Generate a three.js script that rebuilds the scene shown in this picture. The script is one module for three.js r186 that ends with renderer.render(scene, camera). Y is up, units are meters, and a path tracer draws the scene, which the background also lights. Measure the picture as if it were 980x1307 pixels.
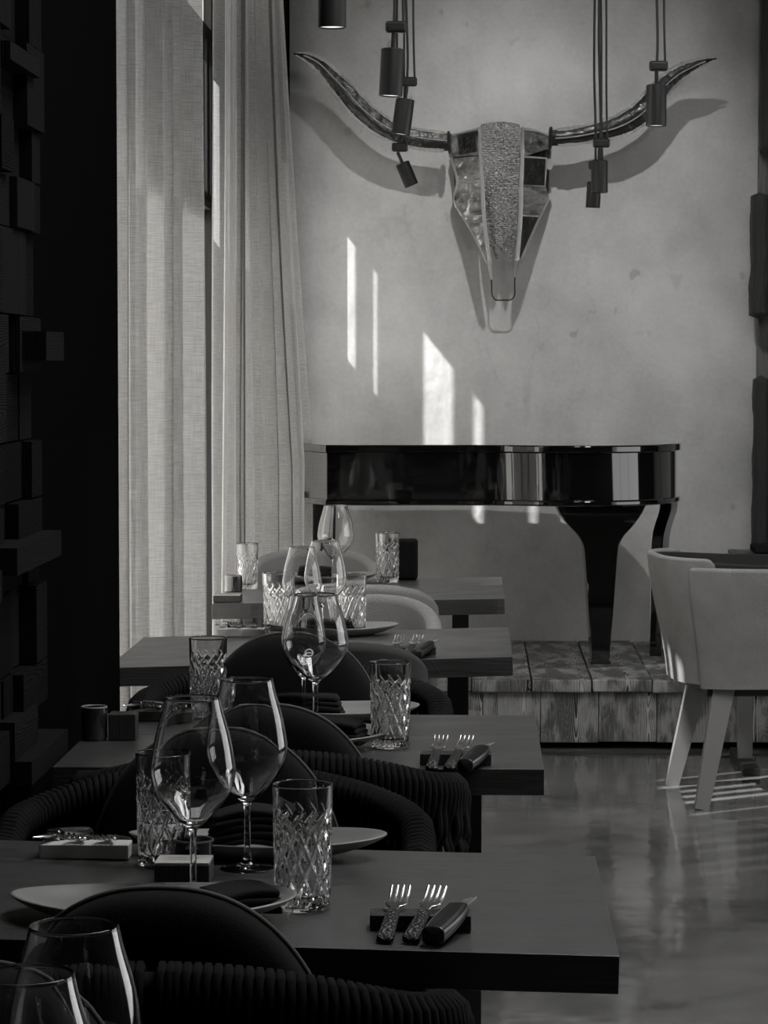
import * as THREE from 'three';
import { mergeGeometries } from 'three/addons/utils/BufferGeometryUtils.js';
import { RoundedBoxGeometry } from 'three/addons/geometries/RoundedBoxGeometry.js';
import { ImprovedNoise } from 'three/addons/math/ImprovedNoise.js';
import { RectAreaLightUniformsLib } from 'three/addons/lights/RectAreaLightUniformsLib.js';

// ───────────────────────── camera, sky, sun, exposure ─────────────────────────
RectAreaLightUniformsLib.init();
const scene = new THREE.Scene();
const camera = new THREE.PerspectiveCamera(21.51, 980 / 1307, 0.05, 60);
camera.position.set(0, 1.44, 0);
camera.rotation.order = 'YXZ';
camera.rotation.set(-0.05617, 0.03335, 0);
const renderer = new THREE.WebGLRenderer({ antialias: true });
renderer.toneMapping = THREE.LinearToneMapping;
renderer.toneMappingExposure = 1.18;
renderer.shadowMap.enabled = true;
scene.background = new THREE.Color(1.6, 1.6, 1.6);
const sun = new THREE.DirectionalLight(0xffffff, 14);           // comes in through the windows on the left
sun.position.set(-15, 18.7 + 1, 10 - 9);
sun.target.position.set(0, 1, -9);
sun.castShadow = true;
Object.assign(sun.shadow.camera, { left: -9, right: 9, top: 9, bottom: -9, near: 1, far: 50 });
sun.shadow.mapSize.set(2048, 2048);
scene.add(sun, sun.target);

// ───────────────────────── helpers ─────────────────────────
const noise = new ImprovedNoise();
function rng(seed) { let s = seed >>> 0; return () => { s = (s + 0x6d2b79f5) >>> 0; let t = s; t = Math.imul(t ^ (t >>> 15), t | 1); t ^= t + Math.imul(t ^ (t >>> 7), t | 61); return ((t ^ (t >>> 14)) >>> 0) / 4294967296; }; }
const clamp = (x, a = 0, b = 1) => Math.min(b, Math.max(a, x));
const smooth = (a, b, x) => { const t = clamp((x - a) / (b - a)); return t * t * (3 - 2 * t); };
const lerp = (a, b, t) => a + (b - a) * t;
function fbm(x, y, z = 0, o = 4) { let s = 0, a = 0.5, f = 1; for (let i = 0; i < o; i++) { s += a * noise.noise(x * f, y * f, z + i * 7.3); a *= 0.5; f *= 2.03; } return s; }
function tex(w, h, fn, srgb = false, rep = [1, 1]) {               // fn(u, v) -> grey 0..1 (linear numbers; colour maps are stored as sRGB)
  const d = new Uint8Array(w * h * 4);
  for (let j = 0; j < h; j++) for (let i = 0; i < w; i++) {
    let g = clamp(fn((i + 0.5) / w, (j + 0.5) / h));
    if (srgb) g = g <= 0.0031308 ? g * 12.92 : 1.055 * Math.pow(g, 1 / 2.4) - 0.055;
    const k = (j * w + i) * 4, b = Math.round(g * 255); d[k] = d[k + 1] = d[k + 2] = b; d[k + 3] = 255;
  }
  const t = new THREE.DataTexture(d, w, h);
  t.wrapS = t.wrapT = THREE.RepeatWrapping; t.magFilter = THREE.LinearFilter; t.minFilter = THREE.LinearMipmapLinearFilter; t.generateMipmaps = true;
  if (srgb) t.colorSpace = THREE.SRGBColorSpace;
  t.repeat.set(...rep); t.needsUpdate = true;
  return t;
}
const grey = (g) => new THREE.Color().setRGB(g, g * 0.988, g * 0.965);
const std = (g, rough, extra = {}) => new THREE.MeshStandardMaterial({ color: grey(g), roughness: rough, ...extra });
const phys = (g, rough, extra = {}) => new THREE.MeshPhysicalMaterial({ color: grey(g), roughness: rough, ...extra });

const taken = {};
function numbered(name) { const n = taken[name] = (taken[name] ?? -1) + 1; return n ? `${name}_${String(n).padStart(3, '0')}` : name; }
function shade(m) { m.castShadow = m.receiveShadow = true; return m; }
function part(name, geo, mat, parent) { const m = shade(new THREE.Mesh(geo, mat)); m.name = name; parent.add(m); return m; }
function thing(name, label, category, pos = [0, 0, 0], turn = 0, group) {
  const o = new THREE.Group(); o.name = numbered(name); o.position.set(...pos); o.rotation.y = turn;
  o.userData = { label, category }; if (group) o.userData.group = group;
  scene.add(o); return o;
}
function single(name, geo, mat, label, category, pos = [0, 0, 0], group) {
  const m = shade(new THREE.Mesh(geo, mat)); m.name = numbered(name); m.position.set(...pos); m.userData = { label, category }; if (group) m.userData.group = group;
  scene.add(m); return m;
}
function struct(name, geo, mat, parent) {
  const m = geo ? shade(new THREE.Mesh(geo, mat)) : new THREE.Group(); m.name = name;
  if (parent) parent.add(m); else { m.userData.kind = 'structure'; scene.add(m); }
  return m;
}
function copyOf(root, label, pos, turn, group) {
  const c = root.clone(); c.name = numbered(root.name.replace(/_\d{3}$/, '')); c.userData = { ...root.userData, label }; c.scale.set(1, 1, 1); if (group) c.userData.group = group;
  if (pos) c.position.set(...pos); if (turn !== undefined) c.rotation.set(0, turn, 0); scene.add(c); return c;
}
function moved(g, x = 0, y = 0, z = 0) { g.translate(x, y, z); return g; }
function worldUV(g, grain = 'y', ou = 0, ov = 0) {                 // uv in metres by the dominant normal; v runs along the grain
  if (g.index) g = g.toNonIndexed();
  const p = g.attributes.position, uv = new Float32Array(p.count * 2), a = new THREE.Vector3(), b = new THREE.Vector3(), c = new THREE.Vector3();
  for (let i = 0; i < p.count; i += 3) {
    a.fromBufferAttribute(p, i); b.fromBufferAttribute(p, i + 1); c.fromBufferAttribute(p, i + 2);
    const n = b.clone().sub(a).cross(c.clone().sub(a)), ax = Math.abs(n.x), ay = Math.abs(n.y), az = Math.abs(n.z);
    const dom = ax > ay && ax > az ? 'x' : ay > az ? 'y' : 'z';
    let axes = ['x', 'y', 'z'].filter((k) => k !== dom);
    const vk = axes.includes(grain) ? grain : axes[1], uk = axes.find((k) => k !== vk);
    [a, b, c].forEach((q, k) => { uv[(i + k) * 2] = q[uk] + ou; uv[(i + k) * 2 + 1] = q[vk] + ov; });
  }
  g.setAttribute('uv', new THREE.BufferAttribute(uv, 2));
  return g;
}
const box = (w, h, d, x = 0, y = 0, z = 0, grain = 'y', ou = 0, ov = 0) => worldUV(moved(new THREE.BoxGeometry(w, h, d), x, y, z), grain, ou, ov);
const rbox = (w, h, d, r, x = 0, y = 0, z = 0, grain = 'y', ou = 0, ov = 0, seg = 2) => worldUV(moved(new RoundedBoxGeometry(w, h, d, seg, Math.min(r, w / 2.01, h / 2.01, d / 2.01)), x, y, z), grain, ou, ov);
function tube(pts, r, seg = 24, rs = 8, closed = false) { return new THREE.TubeGeometry(new THREE.CatmullRomCurve3(pts.map((p) => new THREE.Vector3(...p)), closed, 'centripetal'), seg, r, rs, closed); }
function rod(a, b, r0, r1 = r0, rs = 10) {
  const A = new THREE.Vector3(...a), B = new THREE.Vector3(...b), d = B.clone().sub(A), g = new THREE.CylinderGeometry(r1, r0, d.length(), rs);
  g.applyQuaternion(new THREE.Quaternion().setFromUnitVectors(new THREE.Vector3(0, 1, 0), d.clone().normalize())); g.translate(...A.add(B).multiplyScalar(0.5).toArray()); return g;
}
function bar(a, b, w, d, w2 = w, d2 = d, side = [1, 0, 0]) {        // rectangular tapered bar from a to b
  const A = new THREE.Vector3(...a), B = new THREE.Vector3(...b), y = B.clone().sub(A).normalize(), x = new THREE.Vector3(...side); x.addScaledVector(y, -x.dot(y)).normalize();
  const z = x.clone().cross(y), g = new THREE.BoxGeometry(1, 1, 1), p = g.attributes.position;
  for (let i = 0; i < p.count; i++) { const top = p.getY(i) > 0, o = (top ? B : A).clone().addScaledVector(x, p.getX(i) * (top ? w2 : w)).addScaledVector(z, p.getZ(i) * (top ? d2 : d)); p.setXYZ(i, o.x, o.y, o.z); }
  g.computeVertexNormals(); return g;
}
function gridSurface(nu, nv, fn, closeU = false, wrapNormals = closeU) {             // fn(u, v) -> [x, y, z, (s, t)]
  const pos = [], uv = [], idx = [];
  for (let j = 0; j <= nv; j++) for (let i = 0; i <= nu; i++) { const q = fn(i / nu, j / nv); pos.push(q[0], q[1], q[2]); uv.push(q[3] ?? i / nu, q[4] ?? j / nv); }
  for (let j = 0; j < nv; j++) for (let i = 0; i < nu; i++) { const a = j * (nu + 1) + i, b = a + 1, c = a + nu + 1, d = c + 1; idx.push(a, b, d, a, d, c); }
  const g = new THREE.BufferGeometry(); g.setAttribute('position', new THREE.Float32BufferAttribute(pos, 3)); g.setAttribute('uv', new THREE.Float32BufferAttribute(uv, 2)); g.setIndex(idx); g.computeVertexNormals();
  if (wrapNormals) { const n = g.attributes.normal; for (let j = 0; j <= nv; j++) { const a = j * (nu + 1), b = a + nu; const v = new THREE.Vector3(n.getX(a) + n.getX(b), n.getY(a) + n.getY(b), n.getZ(a) + n.getZ(b)).normalize(); n.setXYZ(a, v.x, v.y, v.z); n.setXYZ(b, v.x, v.y, v.z); } }
  return g;
}
const lathe = (pts, seg = 48) => new THREE.LatheGeometry(pts.map((p) => new THREE.Vector2(Math.max(p[0], 1e-5), p[1])), seg);
function curvePts(ctrl, n) { return new THREE.CatmullRomCurve3(ctrl.map((p) => new THREE.Vector3(p[0], p[1], 0)), false, 'centripetal').getPoints(n).map((p) => [p.x, p.y]); }

// ───────────────────────── materials ─────────────────────────
const M = {};
{
  const stain = (u, v, k) => fbm(u * 6, v * 6, k, 5);
  const plasterC = tex(1024, 1024, (u, v) => {
    const big = fbm(u * 5, v * 5, 1, 5), mid = fbm(u * 19, v * 14, 4, 4), fine = noise.noise(u * 190, v * 190, 2);
    const crack = Math.pow(1 - Math.min(1, Math.abs(fbm(u * 11 + mid * 0.6, v * 4.5, 9, 4)) * 26), 4) * smooth(0.05, 0.3, fbm(u * 3, v * 3, 21, 3));
    const pit = smooth(0.33, 0.42, fbm(u * 40, v * 26, 33, 3)) * smooth(0.0, 0.2, fbm(u * 3.1, v * 3.1, 40, 3));
    const drip = smooth(0.12, 0.4, fbm(u * 26, v * 3.2, 77, 3)) * smooth(0.02, 0.25, fbm(u * 4, v * 2.4, 83, 3)); return 0.34 + big * 0.17 + mid * 0.08 + fine * 0.02 - 0.05 * crack - pit * 0.09 - drip * 0.08;
  }, true, [1 / 3.2, 1 / 3.2]);
  const plasterB = tex(1024, 1024, (u, v) => 0.5 + 0.35 * fbm(u * 57, v * 42, 2, 4) + 0.3 * fbm(u * 13, v * 13, 5, 3), false, [1 / 3.2, 1 / 3.2]);
  M.plaster = std(1, 0.78, { map: plasterC, bumpMap: plasterB, bumpScale: 0.009 });
  const concC = tex(1536, 1536, (u, v) => {
    const big = fbm(u * 8.7, v * 8.7, 51, 5), mid = fbm(u * 52, v * 52, 57, 4);
    const crack = Math.pow(1 - Math.min(1, Math.abs(fbm(u * 6.9 + mid * 0.12, v * 6.9, 61, 4) + 0.03) * 60), 3);
    return 0.115 + big * 0.12 + mid * 0.05 - crack * 0.05;
  }, true, [1 / 6.5, 1 / 6.5]);
  const concR = tex(512, 512, (u, v) => 0.5 + 0.5 * fbm(u * 29, v * 29, 71, 4), false, [1 / 6.5, 1 / 6.5]);
  const concB = tex(512, 512, (u, v) => 0.5 + 0.6 * fbm(u * 32, v * 32, 77, 3), false, [1 / 6.5, 1 / 6.5]);
  M.concrete = phys(1, 0.2, { map: concC, roughnessMap: concR, bumpMap: concB, bumpScale: 0.0025, ior: 1.6 });
  // dark-stained plank with fine grain, for tables (v along the grain)
  const grain = (u, v, k, f = 1) => { const w = fbm(u * 9 * f, v * 0.9, k, 4); return Math.abs(((u * 42 * f + w * 9) % 1 + 1) % 1 - 0.5) * 2; };
  const tableC = tex(512, 512, (u, v) => { const g = grain(u, v, 3), pore = noise.noise(u * 200, v * 9, 8); return 0.015 + 0.012 * g + 0.01 * pore + 0.008 * fbm(u * 4, v * 2, 17, 3); }, true, [1 / 0.6, 1 / 0.9]);
  const saw = (u, v) => { const d = Math.hypot((u - 0.5) * 0.6, (v + 0.35) * 0.9), p = Math.sin(d * 210 + 3 * fbm(u * 3, v * 3, 5, 2)); return smooth(0.93, 1, p) * smooth(-0.05, 0.25, fbm(u * 4, v * 4, 90, 3)); };
  const tableB = tex(1024, 1024, (u, v) => 0.5 + 0.2 * grain(u, v, 3) + 0.2 * noise.noise(u * 160, v * 7, 8) + 0.5 * saw(u, v), false, [1 / 0.6, 1 / 0.9]);
  const tableR = tex(256, 256, (u, v) => 0.42 + 0.16 * fbm(u * 6, v * 6, 14, 4) + 0.1 * grain(u, v, 3), false, [1 / 0.6, 1 / 0.9]);
  M.table = phys(1, 1, { map: tableC, bumpMap: tableB, bumpScale: 0.0009, roughnessMap: tableR, ior: 1.6, clearcoat: 0.6, clearcoatRoughness: 0.38 });
  M.darkBoard = std(0.03, 0.5, { map: tableC.clone(), bumpMap: tableB, bumpScale: 0.0005 }); M.darkBoard.color = grey(1.1);
  M.paleBoard = std(0.5, 0.55, { bumpMap: tableB, bumpScale: 0.0005 });
  // brushed and scorched softwood for the stage: cathedral grain with knots
  M.plank = [0, 1, 2, 3].map((s) => {
    const r = rng(40 + s), knots = [0, 1].map(() => [0.25 + 0.5 * r(), r(), 0.012 + 0.012 * r()]), uc = 0.3 + 0.4 * r();
    const ring = (u, v) => {
      let x = u - uc, y = v, bend = 0, kn = 0;
      for (const [ku, kv, kr] of knots) { const dx = (u - ku) * 0.235, dy = (v - kv) * 0.9, d = Math.sqrt(dx * dx + dy * dy * 0.12); bend += 0.055 * Math.exp(-d / (kr * 1.0)); kn = Math.max(kn, smooth(kr * 0.75, kr * 0.45, Math.sqrt(dx * dx + dy * dy * 0.45))); }
      const d = Math.sqrt(x * x * 1.3 + 0.004 + 0.035 * Math.pow(Math.abs(v - 0.5) * 1.2, 2)) + bend + 0.03 * fbm(u * 2, v * 2.5, s * 9, 3);
      const f = (d * 62) % 1; return [smooth(0.25, 0.85, f), kn];
    };
    const c = tex(256, 768, (u, v) => { const [g, k] = ring(u, v), b = fbm(u * 3, v * 5, 5 + s, 4), burn = smooth(-0.16, 0.22, b + 0.05); return (0.46 - 0.42 * g * (0.75 + 0.25 * burn) - 0.19 * burn + 0.07 * noise.noise(u * 70, v * 12, s)) * (1 - 0.35 * k) + 0.015; }, true, [1 / 0.235, 1 / 0.9]);
    const b = tex(256, 512, (u, v) => { const [g] = ring(u, v); return 0.75 - 0.5 * g + 0.1 * noise.noise(u * 80, v * 20, 3); }, false, [1 / 0.235, 1 / 0.9]);
    return std(1, 0.55, { map: c, bumpMap: b, bumpScale: 0.0025 });
  });
  // linen for the curtains
  const linenC = tex(1024, 1024, (u, v) => { const slub = noise.noise(u * 7, v * 420, 3) * 0.5 + noise.noise(u * 30, v * 210, 9) * 0.35, warp = noise.noise(u * 420, v * 10, 5) * 0.4; return 0.25 + 0.15 * slub + 0.1 * warp + 0.05 * fbm(u * 4, v * 4, 2, 3); }, true, [1 / 0.8, 1 / 0.8]);
  const linenB = tex(512, 512, (u, v) => 0.5 + 0.25 * noise.noise(u * 8, v * 250, 3) + 0.25 * noise.noise(u * 250, v * 8, 5), false, [1 / 0.6, 1 / 0.6]);
  M.linen = phys(1, 1, { map: linenC, bumpMap: linenB, bumpScale: 0.002, transmission: 0.62, thickness: 0, side: THREE.DoubleSide, transparent: true, opacity: 0.88 });
  const tweedC = tex(512, 512, (u, v) => 0.2 + 0.07 * noise.noise(u * 190, v * 170, 4) + 0.05 * noise.noise(u * 90, v * 110, 8), true, [1 / 0.35, 1 / 0.35]);
  const tweedB = tex(512, 512, (u, v) => 0.5 + 0.5 * noise.noise(u * 150, v * 150, 4), false, [1 / 0.35, 1 / 0.35]);
  M.tweed = phys(1, 0.95, { map: tweedC, bumpMap: tweedB, bumpScale: 0.002, sheen: 0.3, sheenColor: grey(0.5), sheenRoughness: 0.6 });
  M.shadedTweed = phys(0.03, 0.95, { bumpMap: tweedB, bumpScale: 0.001, sheen: 0.2, sheenColor: grey(0.3), sheenRoughness: 0.6 });  // darkened tweed: the shade on one chair put into its colour
  M.suede = phys(1, 0.95, { map: tex(256, 256, (u, v) => 0.19 + 0.05 * fbm(u * 5, v * 5, 3, 4) + 0.03 * noise.noise(u * 90, v * 90, 1), true, [1 / 0.4, 1 / 0.4]), bumpMap: tweedB, bumpScale: 0.0008, sheen: 0.3, sheenColor: grey(0.5), sheenRoughness: 0.5 });
  M.inner_shell = phys(0.03, 0.95, { specularIntensity: 0.3 });
  M.blackFabric = phys(0.007, 0.95, { bumpMap: tweedB, bumpScale: 0.0004, specularIntensity: 0.3 });
  M.rope = phys(0.016, 0.95, { bumpMap: tweedB, bumpScale: 0.0012, specularIntensity: 0.3 });
  M.napkin = phys(0.012, 0.9, { bumpMap: tweedB, bumpScale: 0.0006, specularIntensity: 0.3 });
  M.wallBlack = phys(0.004, 0.9, { specularIntensity: 0 });
  M.blackMetal = std(0.014, 0.45);
  M.lamp = std(0.02, 0.42);
  M.lampDark = std(0.01, 0.5);
  M.cord = std(0.03, 0.7);
  M.glow = new THREE.MeshStandardMaterial({ color: 0xffffff, emissive: 0xffffff, emissiveIntensity: 0.75, roughness: 0.6 });
  M.lacquer = phys(0.004, 0.06, { clearcoat: 1, clearcoatRoughness: 0.03 });
  M.legWood = std(0.17, 0.45, { bumpMap: tableB, bumpScale: 0.0004 });
  M.plate = std(0.2, 0.42, { bumpMap: plasterB, bumpScale: 0.001 });
  M.plateDark = std(0.03, 0.5);
  M.whitePlate = std(0.75, 0.25);
  M.steel = std(0.75, 0.22, { metalness: 1 });
  M.knifeWood = phys(0.012, 0.3, { bumpMap: tableB, bumpScale: 0.002 });
  M.forkHandle = std(0.05, 0.4, { metalness: 0.7, bumpMap: tweedB, bumpScale: 0.004 });
  M.glass = phys(1, 0.0, { transmission: 1, thickness: 0.01, ior: 1.5 }); M.glass.color.set(0xffffff);
  M.fillGlow = new THREE.MeshStandardMaterial({ color: 0x888888, emissive: 0xffffff, emissiveIntensity: 0.5, roughness: 0.8 });  // glowing pane of the added fill window
  M.pane = phys(1, 0.0, { transmission: 1, thickness: 0, ior: 1.5 }); M.pane.color.setRGB(0.8, 0.8, 0.8);
  M.frosted = phys(0.85, 1, { transmission: 0.9, thickness: 0 });
  M.candleGlass = phys(0.02, 0.12, { clearcoat: 1 });
  M.wax = std(0.5, 0.5);
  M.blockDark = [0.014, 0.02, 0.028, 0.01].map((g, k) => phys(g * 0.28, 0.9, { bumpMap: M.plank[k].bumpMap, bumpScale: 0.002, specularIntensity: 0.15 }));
  const barkB = tex(256, 512, (u, v) => 0.5 + 0.8 * fbm(u * 9, v * 5, 3, 5), false, [1 / 0.12, 1 / 0.5]);
  M.bark = std(0.02, 0.9, { bumpMap: barkB, bumpScale: 0.012, map: null });
  M.timber = std(0.1, 0.8, { bumpMap: barkB, bumpScale: 0.005 });
  // scrap metal of the skull
  const hamC = tex(512, 512, (u, v) => { const n = noise.noise(u * 48, v * 60, 2), m = noise.noise(u * 90, v * 110, 7); return 0.17 + 0.12 * n + 0.08 * m + 0.1 * fbm(u * 6, v * 5, 3, 3); }, true, [1 / 0.5, 1 / 0.5]);
  const hamB = tex(512, 512, (u, v) => { const n = Math.abs(noise.noise(u * 40, v * 56, 2)), m = Math.abs(noise.noise(u * 70, v * 90, 7)); return 0.2 + 1.1 * n + 0.5 * m; }, false, [1 / 0.5, 1 / 0.5]);
  M.hammered = std(1, 0.5, { map: hamC, bumpMap: hamB, bumpScale: 0.005, metalness: 0.4 });
  const scrapC = tex(512, 512, (u, v) => { const w = fbm(u * 5, v * 5, 3, 5), s = fbm(u * 3 + w * 2, v * 9, 8, 4); return 0.33 + 0.6 * s + 0.25 * w; }, true, [1 / 0.4, 1 / 0.4]);
  const scrapB = tex(512, 512, (u, v) => 0.5 + 0.7 * fbm(u * 7, v * 7, 3, 4), false, [1 / 0.4, 1 / 0.4]);
  M.scrap = std(1, 0.32, { map: scrapC, bumpMap: scrapB, bumpScale: 0.02, metalness: 0.85 });
  M.scrapDark = std(0.05, 0.28, { bumpMap: scrapB, bumpScale: 0.02, metalness: 0.8 });
  M.horn = phys(0.025, 0.25, { bumpMap: scrapB, bumpScale: 0.012, metalness: 0.35, specularIntensity: 0.7 });
  M.weld = std(0.75, 0.4, { bumpMap: hamB, bumpScale: 0.01, metalness: 0.7 });
  M.wire = std(0.04, 0.5, { metalness: 0.6 });
}

// ───────────────────────── room shell ─────────────────────────
const BACK = -11.3, CEIL = 4.6;
struct('floor', box(6.4, 0.12, 14.4, 1.9, -0.06, -4.5, 'z', 1.2, 3.4), M.concrete);
struct('ceiling', box(6.4, 0.12, 14.4, 1.9, CEIL + 0.06, -4.5, 'z'), std(0.05, 0.9));
struct('wall_back', box(6.4, CEIL, 0.2, 1.9, CEIL / 2, BACK - 0.1, 'y', 1.6), M.plaster);
{
  const m = std(0.03, 0.9), [z0, z1, y0, y1] = [-9.4, -5.2, 0.4, 2.4], zc = (z0 + z1) / 2, g = [];
  struct('wall_right', mergeGeometries([box(0.2, y0, 14.4, 5.0, y0 / 2, -4.5), box(0.2, CEIL - y1, 14.4, 5.0, (CEIL + y1) / 2, -4.5), box(0.2, y1 - y0, 2.7 - z1, 5.0, (y0 + y1) / 2, (2.7 + z1) / 2), box(0.2, y1 - y0, z0 + 11.7, 5.0, (y0 + y1) / 2, (z0 - 11.7) / 2)]), m);
  const win = struct('window_5', null, null);  // window added on the unseen wall to brighten the wall under the piano
  for (let k = 0; k <= 3; k++) g.push(box(0.08, y1 - y0, 0.05, 5.0, (y0 + y1) / 2, lerp(z0 + 0.025, z1 - 0.025, k / 3)));
  for (const y of [y0 + 0.025, y1 - 0.025]) g.push(box(0.08, 0.05, z1 - z0, 5.0, y, zc));
  struct('window_frame', mergeGeometries(g), M.blackMetal, win);
  struct('pane', box(0.01, y1 - y0, z1 - z0, 5.02, (y0 + y1) / 2, zc), M.fillGlow, win);
  const l = new THREE.RectAreaLight(0xffffff, 1.35, z1 - z0, y1 - y0); l.name = 'added_fill_light'; l.position.set(4.94, (y0 + y1) / 2, zc); l.rotation.y = Math.PI / 2; scene.add(l);  // added fill, no daylight reaches this pane
}
struct('wall_front', box(6.4, CEIL, 0.2, 1.9, CEIL / 2, 2.7), std(0.02, 0.9));
struct('wall_left', box(0.38, CEIL, 8.8, -1.01, CEIL / 2, -1.8), M.wallBlack);                      // ends in the black pier beside the curtains
struct('wall_left_upper', box(0.18, CEIL - 3.24, 5.1, -1.11, (CEIL + 3.24) / 2, -8.75), M.wallBlack);
struct('wall_left_lower', box(0.18, 0.08, 5.1, -1.11, 0.04, -8.75), M.wallBlack);
struct('trim_1', mergeGeometries([box(0.33, CEIL, 0.16, -0.935, CEIL / 2, -11.22), box(0.16, CEIL, 0.14, -1.12, CEIL / 2, -11.08)]), M.wallBlack);                           // jamb in the corner
struct('trim_2', box(0.34, 0.06, 4.9, -0.85, 3.9, -8.7), M.wallBlack);                               // curtain track housing

// windows behind the curtains: frosted panes below and above a clear row with narrow bars
{
  const r = rng(5), bars = [];
  const streakGaps = [[-10.95, -10.905], [-10.873, -10.845], [-10.772, -10.755], [-10.733, -10.633], [-10.593, -10.55], [-10.435, -10.4], [-10.343, -10.315], [-10.282, -10.253]];  // gaps placed so the sun falls in streaks on the back wall
  for (let k = 0; k < streakGaps.length - 1; k++) bars.push([streakGaps[k][1], streakGaps[k + 1][0]]);
  let z = -10.253;
  while (z < -6.3) { const op = z > -7.95 && z < -7.5, near = z > -7.2 && z < -6.8, w = op ? 0.045 : near ? 0.07 : 0.05 + 0.12 * r(), g = op ? 0.065 : near ? 0.085 : 0.03 + 0.05 * r(); bars.push([z, Math.min(z + w, -6.27)]); z += w + g; }
  const edges = [-11.01, -9.82, -8.63, -7.44, -6.25];
  for (let k = 0; k < 4; k++) {
    const a = edges[k], b = edges[k + 1], c = (a + b) / 2, w = b - a, win = struct(`window_${k + 1}`, null, null);
    const fr = [];
    for (const zz of [a + 0.02, b - 0.02]) fr.push(box(0.07, 3.16, 0.04, -1.1, 1.66, zz));
    for (const yy of [0.1, 2.08, 2.74, 3.22]) fr.push(box(0.07, 0.06, w, -1.1, yy, c));
    struct('window_frame', mergeGeometries(fr), M.blackMetal, win);
    struct('pane', box(0.006, 1.96, w - 0.08, -1.1, 1.09, c), M.frosted, win);  // frosting added to spread the sun and stop direct patches
    struct('pane', box(0.006, 0.46, w - 0.08, -1.1, 2.98, c), M.frosted, win);
    struct('pane', new THREE.PlaneGeometry(w - 0.08, 0.62).rotateY(Math.PI / 2).translate(-1.1, 2.41, c), M.pane, win);
    for (const [p, q] of bars) { const lo = Math.max(p, a + 0.03), hi = Math.min(q, b - 0.03); if (hi - lo > 0.004) struct('added_streak_bar', box(0.03, 0.66, hi - lo, -1.075, 2.41, (lo + hi) / 2), M.blackMetal, win); }  // unseen bars, added to cut the sun into streaks
  }
}

// timber block cladding on the near left wall
{
  const wall = struct('wall_cladding', null, null), r = rng(11);
  let y = 0.0, row = 0;
  const unit = worldUV(new THREE.BoxGeometry(1, 1, 1), 'z');
  while (y < 3.0) {
    const h = 0.075 + 0.075 * r(); let z = -4.82 + (row % 2 ? 0.0 : 0.0);
    while (z < -3.5) {
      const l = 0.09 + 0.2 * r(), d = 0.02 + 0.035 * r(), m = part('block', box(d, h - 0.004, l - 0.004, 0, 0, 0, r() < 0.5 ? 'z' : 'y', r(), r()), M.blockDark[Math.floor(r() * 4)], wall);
      m.position.set(-0.82 + d / 2, y + h / 2, z + l / 2); z += l;
    }
    y += h; row++;
  }
  // blocks that stand proud of the rest: [y0, y1, z0, z1, reach]
  for (const [y0, y1, z0, z1, d] of [[1.44, 1.49, -4.82, -4.62, 0.085], [1.40, 1.46, -4.36, -4.2, 0.06], [1.09, 1.135, -4.82, -4.35, 0.078], [1.05, 1.1, -4.34, -4.2, 0.055], [0.735, 0.775, -4.82, -4.42, 0.088], [0.775, 0.84, -4.66, -4.42, 0.06], [1.93, 1.96, -4.7, -4.4, 0.065]])
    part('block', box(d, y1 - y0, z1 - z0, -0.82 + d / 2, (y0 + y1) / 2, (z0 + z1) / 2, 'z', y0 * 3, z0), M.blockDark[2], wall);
}

// plank stage
const ST = 0.264, SF = -9.92;
{
  const stage = struct('stage_floor', null, null), r = rng(3);
  part('frame', box(3.5, 0.19, 1.3, 0.86, 0.115, BACK + 0.66), M.wallBlack, stage);
  for (let k = 0; k < 15; k++) {
    const x0 = 0.216 - 0.222 * 5 + 0.222 * k + 0.004 * (r() - 0.5), w = 0.219, dz = 0.012 * (r() - 0.5), len = SF - BACK - 0.002;
    part('plank', rbox(w, 0.05, len + dz, 0.008, x0 + w / 2, ST - 0.025 + 0.003 * (r() - 0.5), BACK + (len + dz) / 2, 'z', -x0 + 3, r() * 3), M.plank[(k * 3 + 1) % 4], stage);
  }
  for (let k = 0; k < 15; k++) {
    const x0 = 0.25 - 0.2145 * 5 + 0.2145 * k, w = 0.212, b = 0.024 + 0.006 * r();
    part('riser_board', rbox(w, ST - 0.05 - b, 0.024, 0.003, x0 + w / 2, b + (ST - 0.05 - b) / 2, SF - 0.045 + 0.004 * (r() - 0.5), 'y', -x0 + 3, r() * 3), M.plank[(k + 2) % 4], stage);
  }
}

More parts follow.
